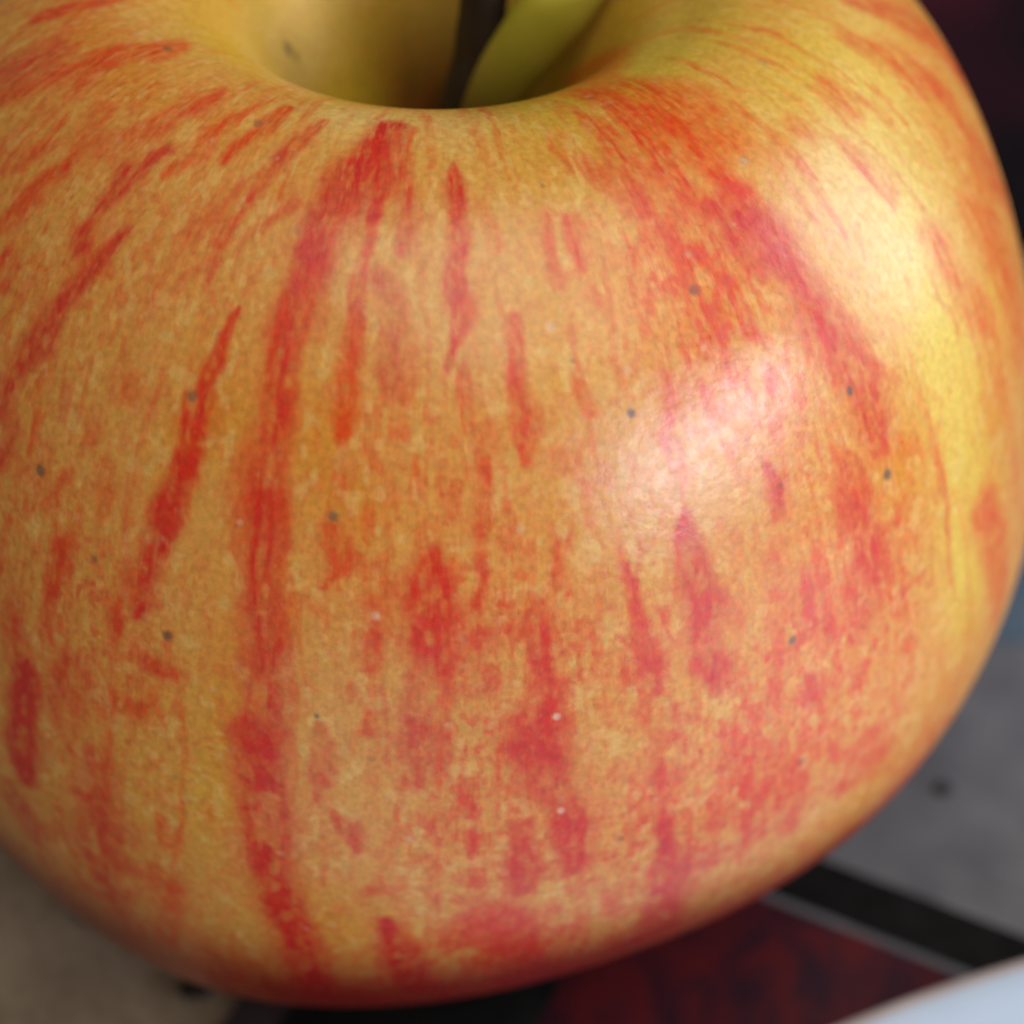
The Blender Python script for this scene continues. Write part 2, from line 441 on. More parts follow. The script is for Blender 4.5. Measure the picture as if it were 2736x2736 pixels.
 (0.55,0.85,[(-1.554,0.5926,22),(-1.54,0.5847,37),(-1.515,0.5776,56),(-1.486,0.5861,61),(-1.462,0.609,61)]),
 (0.7,0.45,[(-1.556,0.5175,24),(-1.568,0.5218,17)]),
 (0.4,0.5,[(-1.517,0.5275,21),(-1.511,0.5311,18)]),
 (0.4,0.55,[(-1.598,0.5361,14),(-1.572,0.5361,14)]),
 (0.5,0.5,[(-1.539,0.5497,18),(-1.517,0.5504,18)]),
 (0.5,0.5,[(-1.66,0.5547,16),(-1.621,0.5547,14)]),
 (0.65,0.9,[(-1.431,0.4289,15),(-1.433,0.4389,23),(-1.431,0.4482,27),(-1.423,0.4568,31),(-1.416,0.4682,31),(-1.428,0.4768,52),(-1.434,0.4861,62)]),
 (0.9,0.75,[(-1.434,0.4861,62),(-1.427,0.4982,52),(-1.416,0.5096,50),(-1.398,0.5197,40)]),
 (0.75,0.95,[(-1.398,0.5197,40),(-1.389,0.5318,44),(-1.386,0.544,33),(-1.386,0.5525,15)]),
 (0.7,0.85,[(-1.302,0.421,10),(-1.294,0.4317,17),(-1.288,0.4425,18),(-1.291,0.4475,18),(-1.283,0.4553,25),(-1.281,0.4625,22),(-1.274,0.4725,13)]),
 (0.5,0.5,[(-1.311,0.4518,18),(-1.313,0.4632,18)]),
 (0.95,0.85,[(-1.208,0.4089,14),(-1.205,0.4203,25),(-1.199,0.4274,33),(-1.193,0.4367,33),(-1.186,0.4446,37),(-1.193,0.4539,34),(-1.197,0.4639,30),(-1.182,0.4696,35),(-1.18,0.4803,19)]),
 (0.7,0.4,[(-1.074,0.4346,20),(-1.074,0.4489,16)]),
 (0.9,0.45,[(-1.026,0.4439,25),(-1.023,0.4532,43),(-1.002,0.4682,27),(-0.993,0.4796,16)]),
 (0.95,0.65,[(-1.03,0.4925,18),(-1.024,0.5004,23)]),
 (0.8,0.4,[(-1.094,0.4896,25),(-1.093,0.4982,26)]),
 (0.6,0.55,[(-1.291,0.4796,15),(-1.291,0.4846,16)]),
 (0.7,0.65,[(-1.271,0.4918,19),(-1.252,0.4946,17)]),
 (0.8,0.55,[(-1.25,0.4811,11),(-1.236,0.4889,15)]),
 (0.9,0.6,[(-1.257,0.5054,15),(-1.238,0.5132,17)]),
 (0.8,0.5,[(-1.174,0.5139,20),(-1.141,0.5154,33),(-1.104,0.5182,26)]),
 (0.6,0.65,[(-1.118,0.5282,26),(-1.124,0.5375,31)]),
 (0.5,0.5,[(-1.068,0.5297,32),(-1.068,0.5475,59)]),
 (0.5,0.8,[(-0.92,0.5404,35),(-0.921,0.5475,54),(-0.94,0.5525,48),(-0.956,0.5618,32)]),
 (0.4,0.6,[(-0.895,0.5575,41),(-0.901,0.5654,36)]),
 (0.7,0.75,[(-1.274,0.5082,19),(-1.266,0.5247,19),(-1.258,0.539,22)]),
 (0.95,0.95,[(-1.258,0.539,22),(-1.257,0.5518,25),(-1.244,0.5704,40),(-1.242,0.5876,46),(-1.236,0.6112,54),(-1.227,0.6333,64)]),
 (0.8,0.95,[(-1.458,0.5239,25),(-1.458,0.5325,36),(-1.455,0.5418,43),(-1.455,0.5554,26)]),
 (0.6,0.65,[(-1.136,0.5504,18),(-1.124,0.5661,23)]),
 (0.7,0.55,[(-1.069,0.5633,32),(-1.046,0.5711,35)]),
 (0.5,0.5,[(-1.324,0.5761,25),(-1.322,0.5868,26)]),
 (0.8,0.45,[(-1.189,0.5625,23),(-1.18,0.5747,24)]),
 (0.8,0.5,[(-1.213,0.5804,29),(-1.213,0.5969,38)]),
 (0.55,0.9,[(-1.476,0.5697,41),(-1.458,0.5897,47),(-1.436,0.6176,53),(-1.386,0.6812,91)]),
 (0.6,0.5,[(-1.388,0.594,25),(-1.375,0.6104,28)]),
 (0.85,0.7,[(-1.461,0.6855,82),(-1.402,0.6805,64),(-1.3,0.6862,73),(-1.208,0.6769,73),(-1.122,0.6669,73),(-1.049,0.6569,82),(-0.97,0.6626,64)]),
 (0.85,0.6,[(-0.982,0.6497,55),(-0.918,0.6483,55),(-0.878,0.6297,45)]),
 (0.6,0.45,[(-0.851,0.6212,45),(-0.771,0.6162,45),(-0.732,0.5983,36)]),
 (0.9,0.5,[(-1.699,0.6455,32),(-1.576,0.6719,51),(-1.441,0.6883,82)]),
]
DOTS = [
 (-0.845,0.4267,7.9,-1.0),
 (-1.264,0.3667,5.8,-1.0),
 (-0.878,0.3881,6.3,-1.0),
 (-1.055,0.4711,6.4,-1.0),
 (-1.105,0.3317,7.3,-0.7),
 (-1.714,0.396,6.5,-0.8),
 (-2.18,0.4096,7.6,-0.9),
 (-1.941,0.4525,6.8,-0.9),
 (-2.512,0.2487,6.6,-0.7),
 (-2.044,0.2616,6.9,-0.5),
 (-1.952,0.3645,7.2,-0.7),
 (-1.728,0.4739,4.1,-0.9),
 (-2.063,0.4325,4.8,-0.6),
 (-1.046,0.5311,6.0,-0.6),
 (-1.325,0.5382,5.8,-0.4),
 (-1.656,0.4904,4.8,-0.4),
 (-1.921,0.5132,4.3,-0.4),
 (-3.353,0.1673,11.6,-0.8),
 (-3.409,0.1615,8.4,-0.5),
 (-0.859,0.2966,6.2,-0.4),
 (-0.552,0.2709,7.3,-0.3),
 (-1.049,0.4074,4.8,-0.5),
 (-1.347,0.3452,3.2,-0.5),
 (-1.325,0.2831,3.3,-0.5),
 (-0.503,0.263,4.4,-0.2),
 (-1.408,0.4746,6.8,0.8),
 (-1.406,0.5175,6.4,0.8),
 (-1.275,0.5218,5.0,0.5),
 (-1.653,0.431,7.9,0.6),
 (-1.606,0.5268,6.4,0.5),
 (-1.851,0.4039,5.2,0.4),
 (-1.593,0.5683,6.7,0.3),
 (-0.862,0.2966,6.2,0.5),
 (-1.258,0.3517,7.8,0.3),
 (-1.374,0.3331,8.4,0.4),
 (-1.45,0.401,6.5,0.4),
 (-1.09,0.3195,6.0,0.3),
 (-1.121,0.3517,4.6,0.4),
 (-1.441,0.5347,5.0,0.3),
 (-1.873,0.4696,5.5,0.3),
 (-1.554,0.4753,4.7,0.4),
]
BLUSH = [
 (-1.539,0.381,0.102,0.169,0.22),
 (-1.698,0.401,0.078,0.201,0.25),
 (-1.99,0.4682,0.125,0.18,0.25),
 (-2.131,0.4389,0.118,0.202,0.25),
 (-2.013,0.331,0.213,0.168,0.15),
 (-1.09,0.3231,0.126,0.106,0.45),
 (-1.107,0.346,0.11,0.131,0.35),
 (-1.044,0.2638,0.108,0.058,0.25),
 (-1.335,0.4553,0.18,0.157,0.35),
 (-1.057,0.5061,0.21,0.26,0.5),
 (-1.263,0.5497,0.265,0.206,0.5),
 (-0.948,0.4553,0.127,0.151,0.35),
 (-1.515,0.4939,0.137,0.172,0.35),
 (-1.539,0.5368,0.099,0.14,0.3),
 (-1.476,0.6054,0.122,0.132,0.5),
 (-0.999,0.3788,0.119,0.111,0.3),
 (-0.734,0.6119,0.135,0.219,0.35),
 (-2.06,0.5868,0.166,0.184,0.25),
 (-1.528,0.4282,0.118,0.114,0.35),
 (-2.734,0.2716,0.316,0.057,0.25),
 (-2.305,0.3431,0.156,0.201,0.2),
 (-0.29,0.3917,0.047,0.143,0.2),
 (-0.863,0.4918,0.082,0.168,0.2),
 (-1.67,0.3567,0.076,0.076,0.1),
]
AMBER = [
 (-1.902,0.3645,0.074,0.097,0.8),
 (-1.963,0.3846,0.049,0.1,0.6),
 (-1.746,0.371,0.065,0.116,0.8),
 (-1.823,0.3245,0.046,0.104,0.5),
 (-2.514,0.2702,0.229,0.05,0.6),
 (-0.606,0.4532,0.12,0.146,1.0),
 (-0.689,0.4081,0.112,0.104,0.5),
 (-1.096,0.3402,0.089,0.091,0.5),
 (-0.81,0.4274,0.083,0.088,0.7),
 (-0.675,0.5068,0.052,0.12,0.9),
 (-1.076,0.5297,0.097,0.071,0.4),
 (-1.397,0.3989,0.039,0.121,0.6),
 (-1.384,0.3374,0.039,0.103,0.6),
 (-1.701,0.5683,0.131,0.147,0.3),
 (-1.849,0.4746,0.049,0.246,0.5),
 (-1.275,0.5611,0.092,0.204,0.3),
 (-0.486,0.2788,0.146,0.064,0.5),
 (-1.678,0.3931,0.058,0.066,0.6),
 (-1.051,0.4675,0.095,0.051,0.3),
 (-0.96,0.4968,0.119,0.111,0.3),
 (-1.213,0.4625,0.044,0.049,0.2),
]
GREEN = [
 (-0.645,0.4539,0.116,0.181,0.55),
 (-0.608,0.3917,0.098,0.127,0.35),
 (-1.946,0.5111,0.119,0.18,0.2),
 (-2.418,0.2237,0.146,0.067,0.5),
 (-0.606,0.2437,0.283,0.089,0.5),
 (-0.467,0.2845,0.185,0.093,0.5),
 (-1.907,0.2302,0.065,0.116,0.5),
 (-1.193,0.2216,0.224,0.273,0.9),
 (-0.6,0.4489,0.066,0.081,0.4),
 (-1.871,0.5046,0.043,0.229,0.25),
 (-0.52,0.3388,0.164,0.118,0.25),
 (-0.625,0.3781,0.086,0.115,0.2),
 (-3.393,0.1744,0.214,0.073,0.6),
 (-1.367,0.3302,0.039,0.129,0.25),
 (-0.678,0.5147,0.042,0.112,0.5),
]
PALE = [  # pale skin; patches on the hollow's left wall paint its glint
 (-3.44,0.163,0.235,0.091,0.6),
 (-2.487,0.2359,0.143,0.051,0.3),
 (-1.436,0.243,0.177,0.07,0.4),
 (-0.562,0.3695,0.124,0.154,0.5),
 (-3.331,0.1773,0.165,0.057,0.7),
 (-3.438,0.1544,0.144,0.067,0.6),
 (-1.729,0.2445,0.068,0.048,0.4),
 (-0.558,0.3903,0.102,0.129,0.5),
 (-0.678,0.4189,0.123,0.115,0.3),
 (-0.403,0.3131,0.207,0.089,0.4),
 (-0.611,0.3524,0.206,0.19,0.7),
 (-1.854,0.2473,0.076,0.077,0.8),
 (-1.506,0.2495,0.08,0.082,0.6),
 (-0.564,0.3131,0.227,0.106,0.4),
 (-1.135,0.2645,0.088,0.052,0.2),
 (-1.481,0.2945,0.045,0.108,0.2),
 (-0.991,0.3738,0.111,0.117,0.2),
 (-1.286,0.351,0.134,0.103,0.25),
 (-1.188,0.3939,0.114,0.11,0.2),
 (-1.28,0.5061,0.131,0.126,0.2),
 (-0.155,0.2945,0.233,0.07,0.5),
]
LEMON = [
 (-0.637,0.4475,0.117,0.232,1.0),
 (-0.644,0.396,0.116,0.173,0.8),
 (-0.52,0.3388,0.176,0.147,0.5),
 (-0.687,0.5032,0.083,0.159,0.8),
 (-0.302,0.3088,0.221,0.091,0.5),
 (-0.474,0.2802,0.196,0.079,0.7),
 (-0.548,0.2402,0.229,0.073,0.6),
 (-0.416,0.4232,0.062,0.181,0.6),
 (-0.558,0.5032,0.045,0.164,0.5),
]


RA = 0.038
PROFILE = [(0.0,0.02),(0.05,0.05),(0.105,0.2),(0.18,0.45),(0.2694,0.6401),(0.3691,0.7262),(0.4789,0.7459),(0.62,0.7015),(0.7704,0.578),(0.9004,0.3705),(0.985,0.1284),(1.0285,-0.1),(1.0067,-0.3403),(0.9099,-0.5705),(0.7525,-0.7499),(0.5941,-0.8749),(0.4357,-0.9349),(0.2971,-0.9107),(0.1683,-0.8307),(0.07,-0.7806),(0.0,-0.7706)]
ZMIN = -0.96444476


def profile(n):
    P = smooth_path([(r, z, 0) for r, z in PROFILE], 2400)[:, :2]
    s = np.r_[0, np.cumsum(np.hypot(*np.diff(P, axis=0).T))]
    L = s[-1]; s = s / L
    t = np.linspace(0, 1, n)
    return np.interp(t, s, P[:, 0]), np.interp(t, s, P[:, 1]), L


PRr, PRz, LT = profile(4000)
TT = np.linspace(0, 1, 4000)
wrap = lambda a: (a + np.pi) % (2 * np.pi) - np.pi


def apple_points(t, lon):
    r = np.interp(t, TT, PRr)[:, None]
    z = np.interp(t, TT, PRz)[:, None] + 0 * lon[None]
    T, Lo = t[:, None], lon[None]
    g = lambda l0, t0, sl, st: np.exp(-(wrap(Lo - l0) / sl) ** 2 - ((T - t0) / st) ** 2)
    f = 1 - .024 * g(-1.2, .67, .3, .09) + .03 * g(-1.9, .675, .3, .09)
    x = r * f * np.cos(Lo) + .1276638 * np.minimum(z, 0) ** 3
    y = r * f * np.sin(Lo)
    a = 0.0773307 * 0 + 0.0719173
    ca, sa = math.cos(a), math.sin(a)
    b_ = -0.0036559
    cb, sb = math.cos(b_), math.sin(b_)
    x, z = cb * x + sb * z, -sb * x + cb * z
    y, z = ca * y - sa * z, sa * y + ca * z
    return np.stack([x, y, z - ZMIN], -1) * RA


def vnoise(shape_t, shape_l, tt, ll, seed):
    """Smooth value noise on a grid of cells: tt, ll in cell units (1-D coordinates)."""
    rs = np.random.RandomState(seed)
    g = rs.rand(shape_t + 2, shape_l + 2).astype(np.float32)
    sm = lambda f: f * f * (3 - 2 * f)
    ti = np.clip(tt.astype(int), 0, shape_t - 1); tf = sm(np.clip(tt - ti, 0, 1)).astype(np.float32)
    li = np.clip(ll.astype(int), 0, shape_l - 1); lf = sm(np.clip(ll - li, 0, 1)).astype(np.float32)
    A = g[ti] * (1 - tf)[:, None] + g[ti + 1] * tf[:, None]
    return A[:, li] * (1 - lf)[None] + A[:, li + 1] * lf[None]


tv = np.r_[np.linspace(0, .11, 60, endpoint=False), np.linspace(.11, .74, 820, endpoint=False), np.linspace(.74, 1, 50)]
lv = np.r_[np.linspace(-np.pi - .3, .3, 1150, endpoint=False), np.linspace(.3, np.pi - .3, 130, endpoint=False)]
NTv, NLv = len(tv), len(lv)
P = apple_points(tv, lv)


def fbm(ct, cl, octs, seed):
    """ct, cl: number of cells along the meridian and round the apple."""
    out = 0; amp = 1; tot = 0
    for o in range(octs):
        a, c = int(ct * 2 ** o), int(cl * 2 ** o)
        out = out + amp * vnoise(a, c, tv * a, (lv + np.pi + .3) / (2 * np.pi) * c, seed + o)
        tot += amp; amp *= .55
    return out / tot


sstep = lambda a, b, x: (lambda q: q * q * (3 - 2 * q))(np.clip((x - a) / (b - a), 0, 1))

# irregular offsets, so that every mark has a ragged edge
wob_l = (fbm(60, 150, 3, 11) - .5) * 2
wob_t = (fbm(40, 90, 3, 21) - .5) * 2
fine = fbm(230, 560, 2, 31)
fib = fbm(55, 560, 3, 41)          # thin fibres along the meridians
blot = fbm(150, 330, 3, 51)
large = fbm(9, 16, 3, 61)

rr = np.interp(tv, TT, PRr)
# slight lumps and flats of a grown fruit
lump = (fbm(6, 9, 2, 81) - .5) * 2 * np.clip((tv - .2) / .1, 0, 1)[:, None]
axis_c = np.array([0, 0, -ZMIN * RA])
P = axis_c + (P - axis_c) * (1 + .008 * lump * np.clip((np.pi + .3 - np.abs(wrap(lv + np.pi / 2))) , 0, 1)[None])[..., None]

streak = np.zeros((NTv, NLv), np.float32)
hue = np.zeros((NTv, NLv), np.float32)
hw = np.zeros((NTv, NLv), np.float32) + 1e-6


def paint(h, st, pts):
    global streak
    ls = [p[0] for p in pts]; ts = [p[1] for p in pts]; ws = [max(p[2] * .98, 5) / 1000 for p in pts]
    pad = .03 + 1.4 * max(ws)
    t0, t1 = min(ts) - pad / LT, max(ts) + pad / LT
    rm = max(.12, float(np.interp(np.mean(ts), TT, PRr)))
    l0, l1 = min(ls) - pad / rm, max(ls) + pad / rm
    ii = np.where((tv >= t0) & (tv <= t1))[0]
    jj = np.where((lv >= l0) & (lv <= l1))[0]
    if not len(ii) or not len(jj): return
    sl = np.ix_(ii, jj)
    R_ = np.maximum(rr[ii], .1)[:, None]
    X = lv[jj][None] * R_ + .012 * wob_l[sl]
    Y = tv[ii][:, None] * LT + 0 * X + .016 * wob_t[sl]
    best = np.full(X.shape, 9.0)
    for k in range(len(pts) - 1):
        ax, ay = ls[k] * R_, ts[k] * LT
        bx, by = ls[k + 1] * R_, ts[k + 1] * LT
        dx, dy = bx - ax, by - ay
        q = np.clip(((X - ax) * dx + (Y - ay) * dy) / np.maximum(dx * dx + dy * dy, 1e-9), 0, 1)
        w = ws[k] * (1 - q) + ws[k + 1] * q
        d = np.hypot(X - ax - q * dx, Y - ay - q * dy) / w
        best = np.minimum(best, d)
    mk = (1 - sstep(.28, 1.2, best + .5 * (fine[sl] - .5) + .35 * (fib[sl] - .5))) * min(st, 1.15)
    mk = mk * (.72 + .4 * np.clip((fib[sl] - .32) * 2.4, 0, 1)) * (.64 + .44 * sstep(.30, .58, .5 * blot[sl] + .5 * fine[sl]))
    hue[sl] += h * mk; hw[sl] += mk
    streak[sl] = 1 - (1 - streak[sl]) * (1 - np.clip(mk, 0, .97))


for h, st, pts in STREAKS:
    paint(h, st, pts)


def blob_map(L, base, exp_=1.0):
    out = np.full((NTv, NLv), base, np.float32)
    for l0, t0, sl_, st_, v in L:
        dx = wrap(lv - l0)[None] * np.maximum(rr, .1)[:, None]
        dy = (tv - t0)[:, None] * LT
        out = out + v * np.exp(-(dx / (sl_ * .75)) ** 2 - (dy / (st_ * .75)) ** 2)
    return out


blush = blob_map(BLUSH, .13)
amber = np.clip(blob_map(AMBER, .10), 0, 1)
green = np.clip(blob_map(GREEN, 0), 0, 1)
pale = np.clip(blob_map(PALE, .0), 0, 1)
lemon = np.clip(blob_map(LEMON, .0), 0, 1)
cav = 1 - sstep(.15, .215, tv)[:, None] + 0 * large
front = np.exp(-(wrap(lv + 1.57) / .75) ** 2)[None]
cav = np.maximum(cav, .75 * (1 - sstep(.19, .275, tv)[:, None]) * (1 - front))
# thin streaklets everywhere, thicker where the skin is blushed; larger random streaks round the back
rs = np.random.RandomState(7)
for _ in range(2600):
    l0 = rs.uniform(-np.pi, np.pi); t0 = rs.uniform(.19, .66)
    i, j = np.searchsorted(tv, t0), np.argmin(np.abs(wrap(lv - l0)))
    i = min(i, NTv - 1)
    bl = blush[i, j] if abs(wrap(l0 + np.pi / 2)) < np.pi / 2 + .2 else .5
    if rs.rand() > .12 + bl: continue
    ln = rs.uniform(.010, .045); w = rs.uniform(6, 12)
    sl0 = rs.normal() * .02
    l0 = lv[j]
    paint(rs.uniform(.1, .7), rs.uniform(.15, .5), [(l0, t0, w * .6), (l0 + sl0 * .5, t0 + ln * .5, w), (l0 + sl0, t0 + ln, w * .6)])
for _ in range(90):      # long faint streaks
    l0 = rs.uniform(-np.pi, np.pi); t0 = rs.uniform(.22, .5); ln = rs.uniform(.05, .16); w = rs.uniform(7, 13)
    paint(rs.uniform(.2, .9), rs.uniform(.2, .42), [(l0, t0, w * .5), (l0 + rs.normal() * .012, t0 + ln * .5, w), (l0 + rs.normal() * .02, t0 + ln, w * .5)])
for _ in range(46):
    l0 = rs.uniform(.32, np.pi - .45); t0 = rs.uniform(.19, .5); ln = rs.uniform(.06, .22); w = rs.uniform(16, 45)
    paint(rs.uniform(.3, 1), rs.uniform(.5, .9), [(l0, t0, w * .5), (l0 + rs.normal() * .02, t0 + ln * .5, w), (l0 + rs.normal() * .03, t0 + ln, w * .6)])
hue = hue / hw
base_red_shade = sstep(.575, .642, tv)[:, None] + 0 * large      # red skin round the base, plus painted shade of the underside
blush = np.clip((blush + .25 * base_red_shade) * (1 - cav) * (1 - .65 * lemon) * (1 - .5 * pale) + .25 * (large - .5), 0, 1)

c3 = lambda t: np.array(t[:3], np.float32)
LEM = c3(lin(228, 208, 84)); Y0 = c3(lin(220, 163, 76)); AMB = c3(lin(214, 136, 14)); GRN = c3(lin(200, 176, 44)); PAL = c3(lin(232, 202, 118))
RUS_SHADE = c3(lin(84, 46, 16)); SAL = c3(lin(220, 100, 48)); H0 = c3(lin(222, 84, 18)); H5 = c3(lin(216, 52, 26)); H1 = c3(lin(202, 36, 40))
mixc = lambda C, c, f: C * (1 - f[..., None]) + c * f[..., None]
C = np.zeros((NTv, NLv, 3), np.float32) + Y0
C = mixc(C, PAL, np.clip(pale + .5 * (blot - .5), 0, 1) * .9)
C = mixc(C, GRN, np.clip((green + .25 * (large - .5) + .9 * cav) * (1 - .75 * pale), 0, 1))
C = mixc(C, LEM, np.clip(lemon * (.45 + 1.0 * large) + .5 * (blot - .5) * lemon, 0, 1) * .85)
C = mixc(C, AMB, np.clip(amber * (.5 + 1.0 * large) * (1 - .8 * lemon), 0, 1) * .85)
C = mixc(C, RUS_SHADE, np.clip((1 - sstep(.11, .205, tv)[:, None]) * np.exp(-(wrap(lv - 1.5) / .75) ** 2)[None] * (.7 + .6 * large), 0, 1))     # russet round the stem, deepened as shade on the hollow's back wall
# mottled orange wash: thin fibres, blotches and round red flecks
wash = np.clip(blush * (.35 + 1.5 * sstep(.38, .68, .5 * fib + .5 * blot)), 0, 1)
C = mixc(C, SAL, wash * .82)
fleck = sstep(.54, .66, .6 * fine + .4 * blot) * np.clip(.25 + 1.3 * blush, 0, 1)
C = mixc(C, H5, np.clip(fleck * .5, 0, 1))
pore = sstep(.60, .74, fbm(170, 330, 2, 71)) * (1 - cav)
C = mixc(C, PAL, pore * .30)
hs = np.clip(hue - .08 + .35 * (blot - .5), 0, 1)[..., None]
SC = np.where(hs < .5, H0 * (1 - hs * 2) + H5 * hs * 2, H5 * (2 - hs * 2) + H1 * (hs * 2 - 1))
C = C * (1 - streak[..., None]) + SC * streak[..., None]
C = mixc(C, H1 * .36, base_red_shade * np.clip(.95 + .7 * (large - .45), 0, 1) * .95)  # darkens the base colour like the shade under the fruit
# lenticels and pale pores at their own places
for l0, t0, r_, k in DOTS:
    X = wrap(lv - l0)[None] * np.maximum(rr, .1)[:, None] + .002 * wob_l * 2
    Yd = (tv - t0)[:, None] * LT + .002 * wob_t * 2
    d = np.hypot(X, Yd) / ((1.3 if k < 0 else 1.0) * r_ / 1000)
    mk = (1 - sstep(.35, 1.15, d)) * min(abs(k), 1)
    C = mixc(C, c3((.13, .095, .055)) if k < 0 else c3((.74, .60, .38)), mk * .9)
# many small pale pores
rs = np.random.RandomState(19)
for _ in range(170):
    l0 = rs.uniform(-np.pi, np.pi); t0 = rs.uniform(.2, .7); r_ = rs.uniform(.0035, .0075); k = rs.uniform(.1, .32)
    i0, i1 = np.searchsorted(tv, [t0 - .02, t0 + .02])
    jj = np.where(np.abs(wrap(lv - l0)) < .03)[0]
    if not len(jj) or i1 <= i0: continue
    sl = np.ix_(np.arange(i0, i1), jj)
    d = np.hypot(wrap(lv[jj] - l0)[None] * np.maximum(rr[i0:i1], .1)[:, None] + .002 * wob_l[sl], (tv[i0:i1] - t0)[:, None] * LT + .002 * wob_t[sl]) / r_
    mk = ((1 - sstep(.3, 1.2, d)) * k)[..., None]
    C[sl] = C[sl] * (1 - mk) + c3((.74, .58, .34)) * mk
C = np.clip(C, 0, 1)

apple = empty("apple")
tag(apple, "large ripe apple with yellow skin, red streaks and a stem in its hollow", "apple")

idx = np.arange(NTv * NLv).reshape(NTv, NLv)
nx = np.roll(idx, -1, axis=1)
F = np.stack([idx[:-1], idx[1:], nx[1:], nx[:-1]], -1).reshape(-1, 4)
me = bpy.data.meshes.new("skin")
me.vertices.add(NTv * NLv)
me.vertices.foreach_set("co", P.astype(np.float32).ravel())
me.loops.add(F.size)
me.loops.foreach_set("vertex_index", F.astype(np.int32).ravel())
me.polygons.add(len(F))
me.polygons.foreach_set("loop_start", np.arange(0, F.size, 4, dtype=np.int32))
me.polygons.foreach_set("use_smooth", np.ones(len(F), bool))
me.update(calc_edges=True)
me.validate()
uvl = me.uv_layers.new(name="skin_uv")
UVv = np.stack([np.broadcast_to(lv[None], (NTv, NLv)), np.broadcast_to((tv * LT)[:, None], (NTv, NLv))], -1).reshape(-1, 2)
UVl = UVv[F.ravel()].astype(np.float32)
seam = (F[:, 2] < F[:, 1]) & (lv[F[:, 3] % NLv] < lv[F[:, 0] % NLv])
UVl = UVl.reshape(-1, 4, 2)
UVl[seam, 2:, 0] += 2 * np.pi
uvl.data.foreach_set("uv", UVl.ravel())
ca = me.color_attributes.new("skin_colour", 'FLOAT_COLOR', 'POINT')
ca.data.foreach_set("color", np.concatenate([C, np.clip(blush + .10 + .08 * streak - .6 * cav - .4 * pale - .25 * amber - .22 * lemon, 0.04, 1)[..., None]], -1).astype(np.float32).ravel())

ms, nt, b = new_mat("apple_skin", .34, .68)
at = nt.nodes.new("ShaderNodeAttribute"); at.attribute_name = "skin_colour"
def N(kind, **kw):
    n = nt.nodes.new(kind)
    for k, v in kw.items(): setattr(n, k, v)
    return n


def uv_noise(sx, sy, detail, lo, hi, seed=0.0):
    """Noise stretched along the apple's meridians, from the skin's own UV layout."""
    uvn = N("ShaderNodeUVMap", uv_map="skin_uv")
    mp = N("ShaderNodeMapping")
    mp.inputs["Scale"].default_value = (sx, sy, 1)
    mp.inputs["Location"].default_value = (seed, seed * 1.7, 0)
    n = N("ShaderNodeTexNoise")
    n.inputs["Scale"].default_value = 1; n.inputs["Detail"].default_value = detail
    r = N("ShaderNodeMapRange", interpolation_type='SMOOTHSTEP')
    r.inputs["From Min"].default_value = lo; r.inputs["From Max"].default_value = hi
    nt.links.new(uvn.outputs[0], mp.inputs["Vector"]); nt.links.new(mp.outputs[0], n.inputs["Vector"])
    nt.links.new(n.outputs["Fac"], r.inputs["Value"])
    return r.outputs[0], n.outputs["Fac"]


def mathn(op, a, b_):
    n = N("ShaderNodeMath", operation=op)
    for k, v in ((0, a), (1, b_)):
        if isinstance(v, (int, float)): n.inputs[k].default_value = v
        else: nt.links.new(v, n.inputs[k])
    return n.outputs[0]


def mixn(kind, fac, a, c):
    n = N("ShaderNodeMixRGB", blend_type=kind)
    if isinstance(fac, (int, float)): n.inputs[0].default_value = fac
    else: nt.links.new(fac, n.inputs[0])
    nt.links.new(a, n.inputs[1])
    if isinstance(c, tuple): n.inputs[2].default_value = c
    else: nt.links.new(c, n.inputs[2])
    return n.outputs[0]


A = at.outputs["Alpha"]
fibre, fraw = uv_noise(75, 13, 5, .46, .66)
fibre2, _ = uv_noise(170, 36, 3, .48, .66, 3.3)
speck, sraw = uv_noise(95, 60, 3, .54, .66, 7.1)
speck2, _ = uv_noise(60, 45, 2, .58, .70, 11.7)
palef, _ = uv_noise(120, 70, 2, .60, .72, 17.3)
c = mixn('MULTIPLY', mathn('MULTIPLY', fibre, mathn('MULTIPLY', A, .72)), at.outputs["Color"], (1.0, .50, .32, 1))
c = mixn('MULTIPLY', mathn('MULTIPLY', fibre2, mathn('MULTIPLY', A, .6)), c, (1.0, .55, .42, 1))
c = mixn('MULTIPLY', mathn('MULTIPLY', speck, mathn('MULTIPLY', A, .75)), c, (.96, .42, .36, 1))
c = mixn('MIX', mathn('MULTIPLY', speck2, mathn('MULTIPLY', A, .55)), c, lin(206, 62, 34))
c = mixn('MIX', mathn('MULTIPLY', palef, .08), c, lin(232, 190, 110))
n2, r2 = noise_mix(nt, 2800, (.84, .82, .80, 1), (1.06, 1.06, 1.07, 1), .3, .7, 3)
c = mixn('MULTIPLY', 1.0, c, r2.outputs[0])
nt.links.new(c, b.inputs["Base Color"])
n3, r3 = noise_mix(nt, 1700, (.27, .27, .27, 1), (.37, .37, .37, 1), .3, .7, 3)
nt.links.new(r3.outputs[0], b.inputs["Roughness"])
n4, _ = noise_mix(nt, 260, (0, 0, 0, 1), (1, 1, 1, 1))
hsum = mathn('ADD', n3.outputs["Fac"], mathn('MULTIPLY', n4.outputs["Fac"], 2.2))
bump(nt, b, hsum, .10, .00022)
b.inputs["Subsurface Weight"].default_value = .0
me.materials.append(ms)
skin = bpy.data.objects.new("skin", me)
col.objects.link(skin)
skin.parent = apple

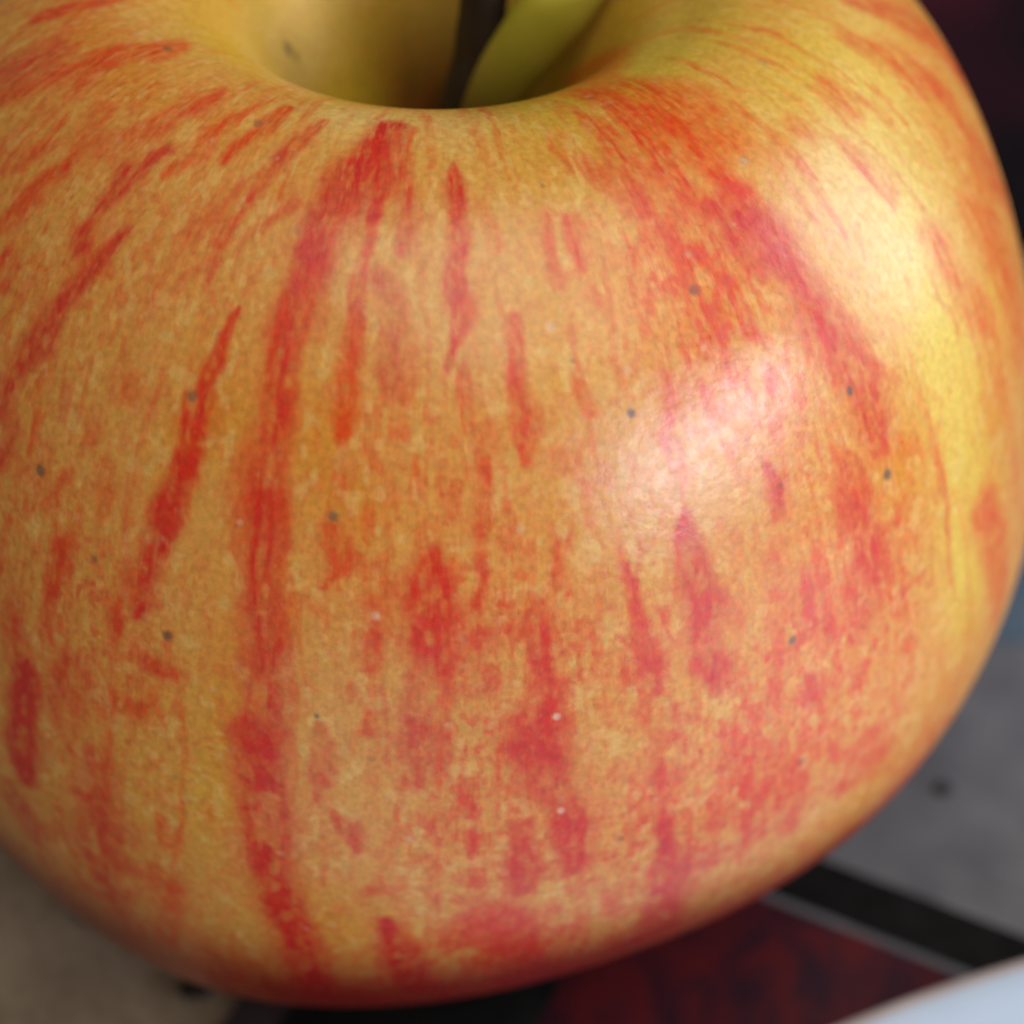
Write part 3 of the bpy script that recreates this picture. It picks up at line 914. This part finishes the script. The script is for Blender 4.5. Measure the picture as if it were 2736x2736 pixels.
# stem, deep in the hollow
W3 = lambda p: (np.array(p) - [0, 0, ZMIN]) * RA
ms2, nt, b = new_mat("stem_bark", .7, .3)
n1, r1 = noise_mix(nt, 500, (.012, .009, .008, 1), (.05, .03, .018, 1), .35, .7, 5, (1, 1, .2))
nt.links.new(r1.outputs[0], b.inputs["Base Color"])
bump(nt, b, n1.outputs["Fac"], .6, .0006)
pts = smooth_path([W3(q) for q in [(.02, .04, .20), (.032, .03, .38), (.048, .03, .466), (.063, .03, .547), (.072, .03, .634), (.08, .035, .74), (.10, .05, .90)]], 40)
rad = np.interp(np.linspace(0, 1, 40), [0, .25, .6, .9, 1], [.0019, .0015, .00135, .0016, .0019])
vs, fs = tube(pts, rad * (1 + .03 * np.sin(np.arange(40) * .9)), 18)
mesh_obj("stem", vs, fs, ms2, apple)

# fleshy lip swelling up beside the stem
ml, nt, b = new_mat("green_flesh_lip", .45, .4)
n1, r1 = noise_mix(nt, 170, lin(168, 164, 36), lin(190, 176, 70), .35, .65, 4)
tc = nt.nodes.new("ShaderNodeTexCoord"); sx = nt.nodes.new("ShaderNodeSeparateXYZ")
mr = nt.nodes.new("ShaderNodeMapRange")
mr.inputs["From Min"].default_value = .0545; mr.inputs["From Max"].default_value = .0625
mx = nt.nodes.new("ShaderNodeMixRGB"); mx.inputs[1].default_value = lin(74, 50, 22)  # brown towards the lip's foot paints the shade inside the hollow
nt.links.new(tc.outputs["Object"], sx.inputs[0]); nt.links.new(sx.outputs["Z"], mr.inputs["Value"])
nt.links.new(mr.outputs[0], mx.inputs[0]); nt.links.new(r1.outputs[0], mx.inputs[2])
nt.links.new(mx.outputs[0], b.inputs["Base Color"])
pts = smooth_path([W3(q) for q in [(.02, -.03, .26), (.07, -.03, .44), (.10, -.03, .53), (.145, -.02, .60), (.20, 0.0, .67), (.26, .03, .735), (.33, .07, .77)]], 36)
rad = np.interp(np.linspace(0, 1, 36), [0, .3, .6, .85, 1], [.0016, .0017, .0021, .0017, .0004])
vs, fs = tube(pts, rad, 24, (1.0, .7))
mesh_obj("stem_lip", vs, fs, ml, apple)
